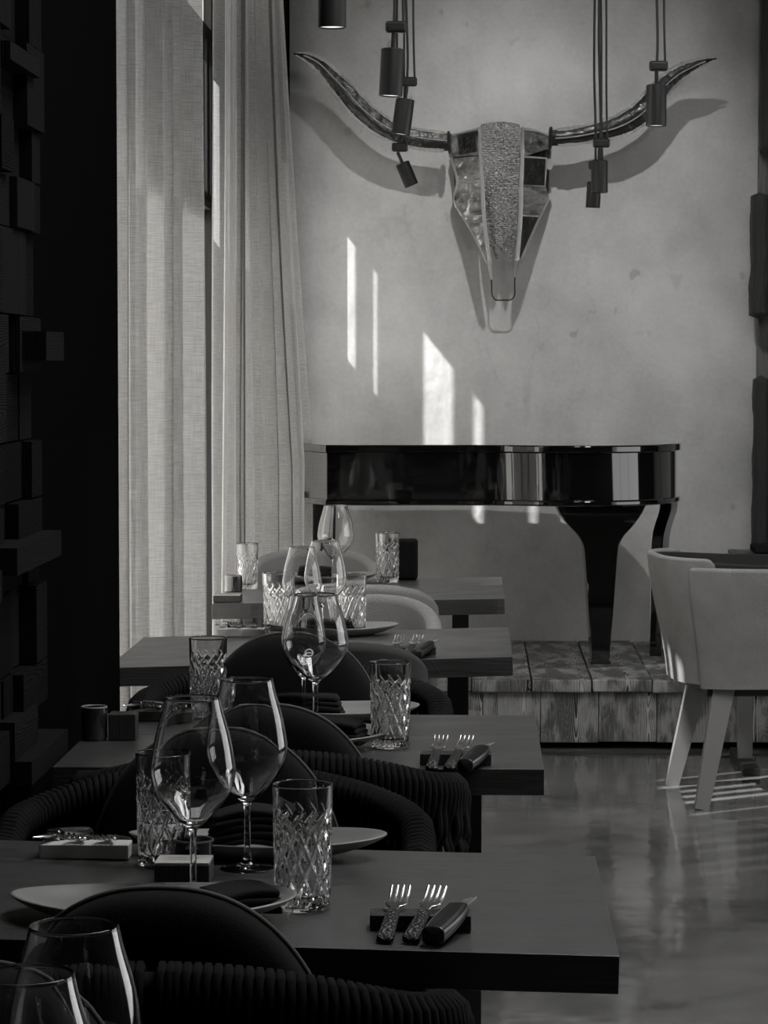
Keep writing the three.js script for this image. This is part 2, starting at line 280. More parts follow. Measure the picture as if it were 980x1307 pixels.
// curtains
function curtain(path, foldPitch, amp, seed, label, spread) {
  const r = rng(seed), curve = new THREE.CatmullRomCurve3(path.map(([x, z]) => new THREE.Vector3(x, 0, z)), false, 'centripetal'), L = curve.getLength();
  const pts = curve.getSpacedPoints(400), ph = [], H0 = 0.012, H1 = 3.87;
  let p = 0; for (let i = 0; i <= 400; i++) { ph.push(p); p += (L / 400) / (foldPitch * (1 + 0.8 * noise.noise(i * 0.026, seed, 0))) * Math.PI * 2; }
  const at = (u) => { const f = u * 400, i = Math.min(399, Math.floor(f)), t = f - i; return [pts[i].clone().lerp(pts[i + 1], t), lerp(ph[i], ph[i + 1], t), pts[i + 1].clone().sub(pts[i]).normalize()]; };
  const g = gridSurface(340, 56, (u, v) => {
    const y = lerp(H0, H1, v), [c, a, t] = at(u), open = 1 - 0.15 * v, sway = (0.05 * noise.noise(u * 5, v * 1.3, seed) * (1 - v * 0.6)) * smooth(0, 0.08, u);
    const o = amp * open * smooth(0, 0.22, u) * (Math.sin(a + 0.5 * noise.noise(v * 1.5, u * 4, seed)) + 0.28 * Math.sin(2 * a + 1.1 + v)) + sway * 0.6;
    const flare = spread * smooth(0.45, 1, u) * Math.pow(clamp((2.95 - y) / 1.9), 1.2), along = 0.75 * amp * Math.cos(a) * smooth(0, 0.22, u);
    return [c.x + t.z * -o + t.x * along + flare + (spread ? 0.045 * v * (1 - smooth(0, 0.2, u)) : 0), y, c.z + t.x * o + t.z * along, u * L * 1.5, y];
  });
  return single('curtain', g, M.linen, label, 'curtain');
}
curtain([[-0.97, -6.3], [-0.955, -6.7], [-0.90, -7.02], [-0.82, -7.28], [-0.755, -7.42]], 0.16, 0.034, 2, 'pale linen curtain hanging beside the black pier, nearer of the two curtains', 0);
curtain([[-0.785, -8.3], [-0.782, -8.6], [-0.795, -8.95], [-0.805, -9.4], [-0.79, -9.95], [-0.775, -10.45]], 0.24, 0.05, 7, 'pale linen curtain hanging behind the left end of the black piano', 0.12);

// rough timber post at the right end of the plaster wall
{
  const t = thing('timber_post', 'rough charred timber post with bark slabs against the plaster wall', 'post', [0, 0, 0]);
  const slab = (x0, x1, y0, y1, z, d, seed, n = 40) => gridSurface(24, n, (u, v) => {
    const a = u * Math.PI * 2, y = lerp(y0, y1, v), c = Math.cos(a), s = Math.sin(a), k = Math.sign(c) * Math.pow(Math.abs(c), 0.5), m = Math.sign(s) * Math.pow(Math.abs(s), 0.5);
    const q = 1 + 0.35 * fbm(c * 2 + seed, y * 9, s * 2, 3), e = v === 0 || v === 1 ? 0 : 1;
    return [(x0 + x1) / 2 + e * k * ((x1 - x0) / 2) * q + 0.01 * fbm(y * 4, seed, 0, 2), y, z + e * m * (d / 2) * (1 + 0.3 * fbm(c * 2, y * 7, seed, 3)), u * 0.4, y];
  }, true);
  part('core', box(0.3, 3.6, 0.06, 1.325, ST + 1.8, BACK + 0.032, 'y'), M.timber, t);
  part('bark_slab', slab(1.172, 1.24, 2.275, 3.6, BACK + 0.11, 0.1, 1), M.bark, t);
  part('bark_slab', slab(1.135, 1.205, 1.61, 2.13, BACK + 0.12, 0.12, 4, 34), M.bark, t);
  part('bark_slab', slab(1.152, 1.215, ST, 1.38, BACK + 0.11, 0.1, 8, 60), M.bark, t);
  part('bark_slab', slab(1.222, 1.36, ST, 3.6, BACK + 0.115, 0.08, 12, 90), M.bark, t);
}

// ceiling spots (one lights the wall, the other is added fill for the right-hand seat)
function ceilingSpot(name, label, from, to, power, angle, pen, soft) {
  const A = new THREE.Vector3(...from), B = new THREE.Vector3(...to), d = B.clone().sub(A).normalize(), t = thing(name, label, 'spotlight');
  const q = new THREE.Quaternion().setFromUnitVectors(new THREE.Vector3(0, -1, 0), d);
  const can = new THREE.LatheGeometry([[0.0001, 0.1], [0.035, 0.1], [0.037, 0.09], [0.037, -0.05], [0.034, -0.05], [0.034, -0.03], [0.0001, -0.03]].map((p) => new THREE.Vector2(...p)), 28).applyQuaternion(q).translate(...from);
  part('housing', can, M.lampDark, t);
  part('lens', new THREE.CylinderGeometry(0.033, 0.033, 0.004, 24).translate(0, -0.034, 0).applyQuaternion(q).translate(...from), M.glow, t);
  part('stem', rod([from[0], from[1] + 0.05, from[2]], [from[0], CEIL, from[2]], 0.012), M.lampDark, t);
  const s = new THREE.SpotLight(0xffffff, power, 0, angle, pen, 2); s.position.copy(A).addScaledVector(d, 0.06); s.target.position.copy(B); s.castShadow = true; s.shadow.radius = soft;
  s.name = numbered('spot_beam'); scene.add(s, s.target);
}
ceilingSpot('ceiling_spotlight', 'small black ceiling spotlight aimed at the metal skull', [0.31, 4.3, -9.1], [0.22, 1.3, BACK], 19, 0.48, 1.0, 1.2);
ceilingSpot('ceiling_spotlight', 'added unseen fill spotlight aimed at the pale tub chair', [0.9, 4.3, -6.3], [1.05, 0.5, -8.85], 6, 0.2, 0.9, 2);

// unseen panels added under the ceiling as soft fill for tables and floor
function fillPanel(label, x, z, w, d, power) {
  const t = thing('added_fill_panel', label, 'added fill light', [x, CEIL - 0.06, z]);
  part('frame', box(w + 0.06, 0.05, d + 0.06, 0, 0.03, 0), M.lampDark, t);
  part('diffuser', box(w, 0.008, d, 0, 0.001, 0), M.glow, t);
  const l = new THREE.RectAreaLight(0xffffff, power, w, d); l.name = numbered('fill_panel_light'); l.position.set(x, CEIL - 0.075, z); l.rotation.x = -Math.PI / 2; scene.add(l);
}
fillPanel('added unseen fill panel under the ceiling, beside the row of tables', 1.0, -4.6, 0.9, 3, 8);
fillPanel('added unseen fill panel above the open floor on the right', 2.4, -4.2, 0.9, 3.4, 7);

// ───────────────────────── longhorn skull of scrap metal ─────────────────────────
{
  const Z0 = -11.15, S = 308.6, X = (px) => (px - 605) / S, Y = (py) => 1.44 + (460 - py) / S;      // sizes measured off the wall's scale
  const t = thing('skull_sculpture', 'large longhorn skull sculpture welded from scrap metal, mounted on the plaster wall', 'sculpture');
  const zf = (x) => Z0 + 0.06 - 0.9 * Math.max(0, Math.abs(x - X(640)) - 0.07) - 0.25 * Math.abs(x - X(640));
  function panel(name, pts, mat, lift = 0, thick = 0.01) {
    const sh = new THREE.Shape(pts.map(([a, b]) => new THREE.Vector2(X(a), Y(b))));
    let g = new THREE.ExtrudeGeometry(sh, { depth: thick, bevelEnabled: true, bevelSize: 0.002, bevelThickness: 0.002, bevelSegments: 1, steps: 1 });
    const p = g.attributes.position; for (let i = 0; i < p.count; i++) p.setZ(i, p.getZ(i) + zf(p.getX(i)) + lift);
    g.computeVertexNormals(); g = worldUV(g, 'y', pts[0][0] * 0.01, pts[0][1] * 0.013); return part(name, g, mat, t);
  }
  const bead = (pts, r = 0.008, lift = 0.012) => part('weld_bead', tube(pts.map(([a, b]) => [X(a), Y(b), zf(X(a)) + lift]), r, pts.length * 6, 7), M.weld, t);
  // hammered nose plate with a subdivided, dented face
  {
    const edge = (v) => [lerp(613, 624, v * v * 0.6 + v * 0.4), lerp(662, 661, v)];
    const g = gridSurface(40, 110, (u, v) => {
      const [l, r] = edge(v), x = X(lerp(l, r, u)); let yb = lerp(163 - 3 * Math.sin(u * Math.PI), 0, 0);
      const teeth = Math.max(Math.abs(((u * 2.4 + 0.35) % 1) - 0.5) * 2 * 24, 0), y = Y(lerp(yb, 336 - (u > 0.98 ? 0 : 1) * (24 - teeth) * 0.9, v));
      const dent = 0.005 * fbm(x * 60, y * 50, 3, 3) + 0.003 * noise.noise(x * 130, y * 110, 5), cx = Math.cos((u - 0.5) * 2.2);
      return [x, y, Z0 + 0.055 + 0.018 * cx + dent - 0.055 * v, x, y];
    });
    const m = part('nose_plate', g, M.hammered.clone(), t); m.material.side = THREE.DoubleSide;
  }
  panel('brow_plate', [[572, 171], [608, 168], [612, 166], [614, 200], [577, 199]], M.scrap);
  panel('eye_plate', [[583, 173], [606, 171], [607, 196], [586, 197]], M.scrapDark, 0.012);
  panel('brow_plate', [[664, 167], [690, 172], [702, 172], [703, 188], [665, 203]], M.scrap);
  panel('cheek_plate', [[576, 202], [610, 202], [613, 232], [585, 233]], M.scrap);
  panel('cheek_plate', [[584, 236], [612, 234], [615, 274], [590, 275], [579, 254]], M.scrap, 0.004);
  panel('cheek_plate', [[591, 278], [615, 277], [624, 334], [620, 334]], M.scrap, 0.0);
  panel('eye_plate', [[667, 205], [695, 203], [694, 237], [666, 238]], M.scrapDark, 0.006);
  panel('cheek_plate', [[666, 240], [696, 239], [700, 253], [688, 274], [664, 276]], M.scrap, 0.002);
  panel('cheek_plate', [[664, 279], [686, 277], [662, 332], [660, 330]], M.scrapDark, 0.0);
  panel('back_plate', [[577, 172], [702, 172], [699, 255], [676, 282], [604, 282], [581, 255]], M.scrapDark, -0.028, 0.016);
  bead([[612, 166], [613, 200], [615, 240], [617, 280], [622, 320], [625, 338]], 0.009); bead([[664, 166], [665, 200], [664, 240], [663, 280], [661, 310], [659, 334]], 0.009);
  bead([[575, 201], [583, 232], [579, 255], [590, 277]], 0.006); bead([[590, 277], [606, 305], [621, 337]], 0.004);
  bead([[668, 203], [682, 203], [697, 203]], 0.005); bead([[697, 203], [694, 238]], 0.005); bead([[667, 238], [695, 238]], 0.0035); bead([[590, 276], [615, 277]], 0.004); bead([[664, 277], [686, 277]], 0.0035);
  bead([[700, 254], [690, 275], [664, 331]], 0.0045); bead([[574, 173], [592, 170], [612, 167]], 0.006); bead([[666, 168], [684, 169], [700, 173]], 0.007); bead([[585, 234], [612, 233]], 0.004);
  part('ear_stub', new THREE.SphereGeometry(0.016, 14, 10).scale(0.9, 1.5, 0.8).translate(X(700), Y(212), Z0 + 0.01), M.weld, t);
  for (const px of [573, 701]) part('horn_collar', new THREE.TorusGeometry(0.041, 0.007, 8, 28).rotateY(Math.PI / 2).rotateZ(px < 640 ? 0.05 : -0.05).translate(X(px), Y(px < 640 ? 184 : 179), Z0 + 0.005), M.scrapDark, t);
  // horns: bent channel with welded edges
  function horn(list) {
    const pts = list.map(([a, b, r, dz = 0]) => new THREE.Vector4(X(a), Y(b), Z0 + 0.005 + dz, r / S)), n = 90;
    const c = new THREE.CatmullRomCurve3(pts.map((p) => new THREE.Vector3(p.x, p.y, p.z)), false, 'centripetal');
    const rad = (u) => { const f = u * (pts.length - 1), i = Math.min(pts.length - 2, Math.floor(f)); return lerp(pts[i].w, pts[i + 1].w, f - i); };
    const frame = (u) => { const p = c.getPoint(u), d = c.getTangent(u), up = new THREE.Vector3(-d.y, d.x, 0).normalize(); return [p, up]; };
    const g = gridSurface(36, n, (s, u) => {
      const [p, up] = frame(u), a = s * Math.PI * 2, r = rad(u) * (1 + 0.05 * fbm(s * 4, u * 14, 3, 3)), c2 = Math.cos(a), s2 = Math.sin(a), groove = 1 - 0.3 * Math.exp(-Math.pow((s2 - 0.75) / 0.3, 2)) * Math.exp(-Math.pow((c2 + 0.35) / 0.35, 2));
      return [p.x + up.x * r * c2, p.y + up.y * r * c2, p.z + r * 0.85 * s2 * groove, s * 0.3, u];
    }, true);
    const h = part('horn', g, M.horn, t);
    for (const k of [1, -1]) part('weld_bead', gridSurface(8, n, (s, u) => {
      const [p, up] = frame(0.03 + u * 0.95), r = rad(0.03 + u * 0.95) * 0.96, w = 0.011 * (0.55 + 1.2 * Math.abs(noise.noise(u * 40, k, 2))) * Math.min(1, r * 40), a = s * Math.PI * 2;
      return [p.x + up.x * (k * r + w * Math.cos(a)), p.y + up.y * (k * r + w * Math.cos(a)), p.z + 0.012 + w * Math.sin(a), s, u * 3];
    }, true), M.weld, h);
    part('seam', gridSurface(6, n, (s, u) => { const [p, up] = frame(0.02 + u * 0.9), r = rad(0.02 + u * 0.9), w = 0.0028, a = s * 6.2832; return [p.x + up.x * (-r * 0.12 + w * Math.cos(a)), p.y + up.y * (-r * 0.12 + w * Math.cos(a)), p.z + r * 0.84 + w * Math.sin(a), s, u]; }, true), M.weld, h);
  }
  horn([[575, 184, 11], [550, 182, 12], [526, 178, 12], [500, 170, 12.5], [480, 158, 13], [458, 139, 13], [443, 122, 12.5], [428, 106, 11], [408, 86, 8, 0.02], [392, 77, 5, 0.03], [376, 73, 0.6, 0.04]]);
  horn([[701, 179, 10], [728, 177, 10.5], [757, 172, 11.5], [782, 166, 13], [800, 158, 14], [817, 146, 14], [833, 127, 13], [848, 110, 11], [862, 99, 9.5], [878, 91, 7.5, 0.02], [893, 85, 4.5, 0.03], [909, 81, 0.6, 0.04]]);
  part('wire_loop', tube([[X(624), Y(336), Z0 - 0.045], [X(627), Y(360), Z0 - 0.045], [X(628), Y(377), Z0 - 0.045], [X(632), Y(382.5), Z0 - 0.045], [X(641), Y(383), Z0 - 0.045], [X(652), Y(382.5), Z0 - 0.045], [X(656), Y(378), Z0 - 0.045], [X(656.5), Y(360), Z0 - 0.045], [X(659), Y(332), Z0 - 0.045]], 0.0032, 90, 8), M.wire, t);
  for (const [a, b, c, d] of [[624, 334, 627, 357], [659, 332, 656.5, 354]]) part('wire_sleeve', rod([X(a), Y(b), Z0 - 0.045], [X(c), Y(d), Z0 - 0.045], 0.011, 0.005), M.weld, t);
  part('wall_bracket', box(0.05, 0.16, 0.145, X(640), Y(215), (Z0 + BACK) / 2), M.wire, t);
}

// ───────────────────────── piano ─────────────────────────
{
  const t = thing('grand_piano', 'glossy black baby grand piano with closed lid standing on the plank stage', 'piano');
  const front = [[-0.555, -10.17], [-0.3, -10.175], [0.0, -10.18], [0.14, -10.165], [0.26, -10.13], [0.42, -10.12], [0.58, -10.17], [0.7, -10.28], [0.775, -10.44], [0.79, -10.6], [0.75, -10.8], [0.62, -10.98], [0.4, -11.07], [0.1, -11.09]];
  const plan = (off, chamfer = true) => {
    const c = new THREE.CatmullRomCurve3(front.map(([x, z]) => new THREE.Vector3(x, 0, z)), false, 'centripetal').getPoints(110).map((p) => new THREE.Vector2(p.x, -p.z));
    const n = c.length, out = c.map((p, i) => { const a = c[Math.max(0, i - 1)], b = c[Math.min(n - 1, i + 1)], d = b.clone().sub(a).normalize(); return new THREE.Vector2(p.x + d.y * off, p.y - d.x * off); });
    out.push(new THREE.Vector2(-0.66 - off, 11.09 + off)); out.push(new THREE.Vector2(-0.66 - off, 10.36)); 
    return out;
  };
  const slab = (off, y0, y1, bev, name, mat = M.lacquer) => {
    const g = new THREE.ExtrudeGeometry(new THREE.Shape(plan(off)), { depth: y1 - y0 - 2 * bev, bevelEnabled: bev > 0, bevelSize: bev, bevelThickness: bev, bevelSegments: 3, curveSegments: 1 });
    g.rotateX(-Math.PI / 2).translate(0, y0 + bev, 0);
    return part(name, g, mat, t);
  };
  // smooth-sided rim, so that reflections run round the curve
  const pts = plan(0), tot = [0]; pts.forEach((p, i) => { if (i) tot.push(tot[i - 1] + p.distanceTo(pts[i - 1])); });
  slab(-0.004, 0.91, 1.09, 0, 'case_core');
  const nP = pts.length - 3, rim = gridSurface(nP, 1, (u, v) => { const p = pts[Math.round(u * nP)]; return [p.x, v ? 0.91 : 1.092, -p.y, u, v]; });
  part('rim', rim, (() => { const m = M.lacquer.clone(); m.side = THREE.DoubleSide; return m; })(), t);
  slab(0.012, 1.092, 1.122, 0.006, 'lid');
  slab(0.01, 0.893, 0.915, 0.006, 'base_moulding');
  part('key_cheek', rbox(0.05, 0.125, 0.5, 0.012, -0.685, 0.965, -10.66), M.lacquer, t);
  part('key_bed', rbox(0.08, 0.03, 0.66, 0.008, -0.675, 0.92, -10.7), M.lacquer, t);
  const keys = part('keyboard', box(0.02, 0.02, 0.44, -0.668, 0.95, -10.68), M.whitePlate, t);
  // broad flared leg
  const half = [[0.0, 0.0355], [0.012, 0.0355], [0.018, 0.0325], [0.1, 0.036], [0.2, 0.044], [0.29, 0.05], [0.36, 0.0545], [0.42, 0.059], [0.46, 0.065], [0.5, 0.086], [0.54, 0.122], [0.58, 0.152], [0.612, 0.168], [0.63, 0.177]];
  const leg = (name, sx, depth, x, z, turn) => {
    const r = curvePts(half.map(([y, w]) => [w * sx, y]), 70), sh = new THREE.Shape([...r.map(([w, y]) => new THREE.Vector2(w, y)), ...r.slice().reverse().map(([w, y]) => new THREE.Vector2(-w, y))]);
    const g = new THREE.ExtrudeGeometry(sh, { depth, bevelEnabled: true, bevelSize: 0.004, bevelThickness: 0.004, bevelSegments: 2 }); g.translate(0, 0, -depth / 2).rotateY(turn).translate(x, ST + 0.002, z);
    return part(name, g, M.lacquer, t);
  };
  leg('leg', 1, 0.055, 0.489, -10.44, 0.12);
  // slim curved rear leg
  const c2 = [[0, 0.895], [0.0, 0.85], [-0.018, 0.79], [-0.03, 0.74], [-0.034, 0.66], [-0.035, 0.45], [-0.037, ST + 0.002]];
  const cp = curvePts(c2, 60), sh2 = new THREE.Shape([...cp.map(([a, b]) => new THREE.Vector2(a + 0.021, b)), ...cp.slice().reverse().map(([a, b]) => new THREE.Vector2(a - 0.021, b))]);
  part('leg', new THREE.ExtrudeGeometry(sh2, { depth: 0.1, bevelEnabled: true, bevelSize: 0.003, bevelThickness: 0.003, bevelSegments: 2 }).translate(0, 0, -0.05).rotateY(-0.32).translate(0.775, 0, -10.76), M.lacquer, t);
  part('leg', bar([-0.595, ST + 0.002, -10.5], [-0.6, 0.9, -10.5], 0.05, 0.05, 0.09, 0.09), M.lacquer, t);
  for (const [x, z] of [[-0.6, -10.98]]) part('leg', bar([x, ST + 0.002, z], [x, 0.9, z], 0.05, 0.05, 0.08, 0.08), M.lacquer, t);
}

// ───────────────────────── dining tables ─────────────────────────
const tables = [];
function diningTable(label, x0, x1, zf, zb, tilt, inset = 0.13, insetL = 0.14, legMat = M.blackMetal, share = 0.42) {                 // the tops lean a little, as the photograph shows
  const t = thing('dining_table', label, 'table', [0, 0, 0], 0), cx = (x0 + x1) / 2, yAt = (x) => 0.75 + tilt * (x - x1), TH = 0.045, w = x1 - x0, seam = zb + (zf - zb) * share;
  const top = new THREE.Group(); top.name = 'tabletop'; top.position.set(x1, 0.75, 0); top.rotation.z = Math.atan(tilt); t.add(top);
  const k = tables.length * 0.37;
  part('board', rbox(w, TH, zf - seam - 0.0008, 0.0012, -w / 2, -TH / 2, (zf + seam + 0.0008) / 2, 'x', k, k), M.table, top);
  if (share) part('board', rbox(w, TH, seam - zb - 0.0008, 0.0012, -w / 2, -TH / 2, (zb + seam - 0.0008) / 2, 'x', k + 0.3, k + 0.5), M.table, top);
  const zc = (zf + zb) / 2;
  for (const lx of [x1 - inset, x0 + insetL]) { const h = yAt(lx) - TH - 0.012; part('leg', box(0.05, h - 0.03, 0.05, lx, 0.03 + (h - 0.03) / 2, zc), legMat, t); part('foot', rbox(0.06, 0.03, 0.5, 0.006, lx, 0.015, zc), M.blackMetal, t); part('support_plate', box(0.07, 0.012, 0.4, lx, h + 0.006 - 0.002, zc), M.blackMetal, t); }
  const o = { yAt, x0, x1, zf, zb }; tables.push(o); return o;
}
const T0 = diningTable('dark table below the bottom edge of the view, under the two nearest wine glasses', -0.7, 0.17, -1.6, -2.25, 0);
const T1 = diningTable('dark stained wooden table nearest the viewer, with the bright forks on its corner', -0.7, 0.17, -3.1, -3.735, -0.021, 0.34, 0.14, M.blackMetal, 0);
const T2 = diningTable('dark wooden table with two black boxes at its left end, second of the row', -0.715, 0.12, -4.532, -5.226, 0);
const T3 = diningTable('dark wooden table third in the row, reaching in front of the curtain', -0.86, 0.091, -6.268, -6.973, 0.032, 0.13, 0.14, M.blackMetal, 0);
const T4 = diningTable('dark wooden table furthest along the row, nearest the piano', -0.762, 0.09, -7.8, -8.6, 0.021);
const T5 = diningTable('dark table beyond the pale tub chair at the right edge', 0.93, 1.85, -9.26, -9.88, 0, 0.13, 0.035, M.legWood);

// ───────────────────────── chairs ─────────────────────────
// rope chair; faces +z before it is turned, origin on the floor under the seat
function makeRopeChair() {
  const t = thing('rope_chair', 'black rope-woven chair with a tall rounded back cushion, nearest the viewer', 'chair');
  const A = 0.305, B = 0.30, rail = (s) => {                        // s in -1..1 along the U
    const q = Math.abs(s), sg = Math.sign(s), back = 0.56; let x, z;
    if (q < back) { const a = (q / back) * Math.PI / 2, e = 0.55; x = A * Math.pow(Math.sin(a), e) * sg; z = -0.26 + B * (1 - Math.pow(Math.cos(a), e)) * 0.75; } else { const k = (q - back) / (1 - back); x = (A - 0.01 * k) * sg; z = -0.26 + B * 0.75 + k * 0.3; }
    const y = 0.798 - 0.055 * Math.min(1, Math.pow(Math.abs(x) / A, 2.2)) - 0.075 * smooth(0.46, 0.68, q) - 0.04 * smooth(0.68, 1, q);
    return new THREE.Vector3(x, y, z);
  };
  const N = 400, arc = [0]; let prev = rail(-1); for (let i = 1; i <= N; i++) { const p = rail(-1 + 2 * i / N); arc.push(arc[i - 1] + p.distanceTo(prev)); prev = p; }
  const byLength = (l) => { let i = 1; while (i < N && arc[i] < l) i++; const f = (l - arc[i - 1]) / Math.max(1e-6, arc[i] - arc[i - 1]); return -1 + 2 * (i - 1 + clamp(f)) / N; };
  const nR = 148, pitch = arc[N] / nR, rr = pitch * 0.54;
  const railPts = []; for (let i = 0; i <= 60; i++) railPts.push(rail(byLength(arc[N] * i / 60)).toArray());
  part('top_rail', tube(railPts, 0.016, 120, 10), M.rope, t);
  const low = railPts.map((p) => [p[0] * 0.93, 0.43, -0.02 + (p[2] + 0.02) * 0.93]);
  part('seat_rail', tube(low, 0.014, 100, 8), M.blackMetal, t);
  for (let i = 0; i < nR; i++) {                                     // each rope hangs over the top rail and runs down to the seat rail
    const s = byLength((i + 0.5) * pitch), p = rail(s), q = rail(clamp(s + 0.01, -1, 1)).sub(rail(clamp(s - 0.01, -1, 1))).normalize(), out = new THREE.Vector3(-q.z, 0, q.x).normalize().multiplyScalar(-1);
    if (out.dot(new THREE.Vector3(p.x, 0, p.z + 0.02)) < 0) out.multiplyScalar(-1);
    const L = new THREE.Vector3(p.x * 0.93, 0.43, -0.02 + (p.z + 0.02) * 0.93), pts = [], R = 0.022;
    for (const a of [-60, -10, 40, 90, 130, 175]) { const c = Math.cos(a * Math.PI / 180), d = Math.sin(a * Math.PI / 180); pts.push([p.x - out.x * R * c, p.y + R * d, p.z - out.z * R * c]); }
    const H = p.y - 0.44; for (let k = 1; k <= 9; k++) { const f = k / 9, y = p.y - f * H, o = lerp(R, 0.012, f) + (f > 0.22 ? 0.008 * Math.sin(Math.PI * (k + Math.floor(i / 2))) + 0.007 * ((k + Math.floor(i / 2)) % 2 ? 1 : -1) : 0), cx = lerp(p.x, L.x, f), cz = lerp(p.z, L.z, f); pts.push([cx + out.x * o, y, cz + out.z * o]); }
    part('rope', tube(pts, rr, 26, 6), M.rope, t);
  }
  for (let k = 2; k < 9; k++) { const f = (k + 0.5) / 9, pts = railPts.map((p) => [lerp(p[0], p[0] * 0.93, f) * 1.035, p[1] - f * (p[1] - 0.44), lerp(p[2], -0.02 + (p[2] + 0.02) * 0.93, f) - 0.006]); part('weave_rope', tube(pts, 0.006, 90, 6), M.rope, t); }
  part('seat_cushion', rbox(0.5, 0.09, 0.5, 0.035, 0, 0.475, 0.02, 'y', 0, 0, 4), M.blackFabric, t);
  // dome-topped back cushion
  const W = 0.195, top = 0.885, bot = 0.5, prof = (v) => [0, 0];
  const cush = gridSurface(64, 20, (u, v) => {
    const a = u * Math.PI * 2, k = Math.sin(v * Math.PI), ring = Math.pow(k, 0.35), face = -Math.cos(v * Math.PI);
    let cx = Math.cos(a), cy = Math.sin(a); const e = cy > 0 ? 0.95 : 0.35, x = Math.sign(cx) * Math.pow(Math.abs(cx), cy > 0 ? 0.85 : 0.4) * W, y = cy > 0 ? 0.62 + Math.pow(cy, e) * (top - 0.62) : 0.62 - Math.pow(-cy, 0.4) * (0.62 - bot);
    const cyM = 0.66, yy = cyM + (y - cyM) * ring, th = 0.055 * Math.sign(face) * Math.pow(Math.abs(face), 0.6);
    return [x * ring, yy, -0.165 + th + 0.25 * (0.62 - yy) * 0.35, x, yy];
  }, true);
  const bc = part('back_cushion', cush, M.blackFabric, t);
  const pipe = []; for (let i = 0; i <= 40; i++) { const a = -0.25 + (Math.PI + 0.5) * i / 40, cx = Math.cos(a), cy = Math.sin(a); const y = cy > 0 ? 0.62 + Math.pow(cy, 0.95) * (top - 0.62) : 0.62 - Math.pow(-cy, 0.4) * (0.62 - bot); pipe.push([Math.sign(cx) * Math.pow(Math.abs(cx), cy > 0 ? 0.85 : 0.4) * W * 1.005, 0.66 + (y - 0.66) * 1.005, -0.165 + 0.0875 * (0.62 - y)]); }
  part('piping', tube(pipe, 0.0035, 90, 6), std(0.06, 0.8), bc);
  for (const [x, z, sx, sz] of [[-0.23, 0.22, -1, 1], [0.23, 0.22, 1, 1], [-0.2, -0.2, -1, -1], [0.2, -0.2, 1, -1]]) part('leg', rod([x + sx * 0.03, 0, z + sz * 0.03], [x, 0.44, z], 0.009, 0.014), M.blackMetal, t);
  return t;
}
const rope = makeRopeChair(), RG = 'rope chairs along the row of tables';
rope.userData.group = RG;
rope.position.set(-0.33, 0, -2.985);  rope.rotation.y = Math.PI; rope.userData.label = 'black rope chair with its woven back to the viewer, before the nearest table';
copyOf(rope, 'black rope chair in the bottom left corner, behind the two nearest wine glasses', [-0.47, 0, -2.26], 0, RG);
copyOf(rope, 'black rope chair facing the viewer across the nearest table, behind its wine glasses', [-0.385, 0, -3.84], 0, RG);
copyOf(rope, 'black rope chair with woven back showing gaps, in front of the second table', [-0.335, 0, -4.5], Math.PI, RG);
copyOf(rope, 'black rope chair facing the viewer across the second table, behind the emblem glass', [-0.37, 0, -5.27], 0, RG);

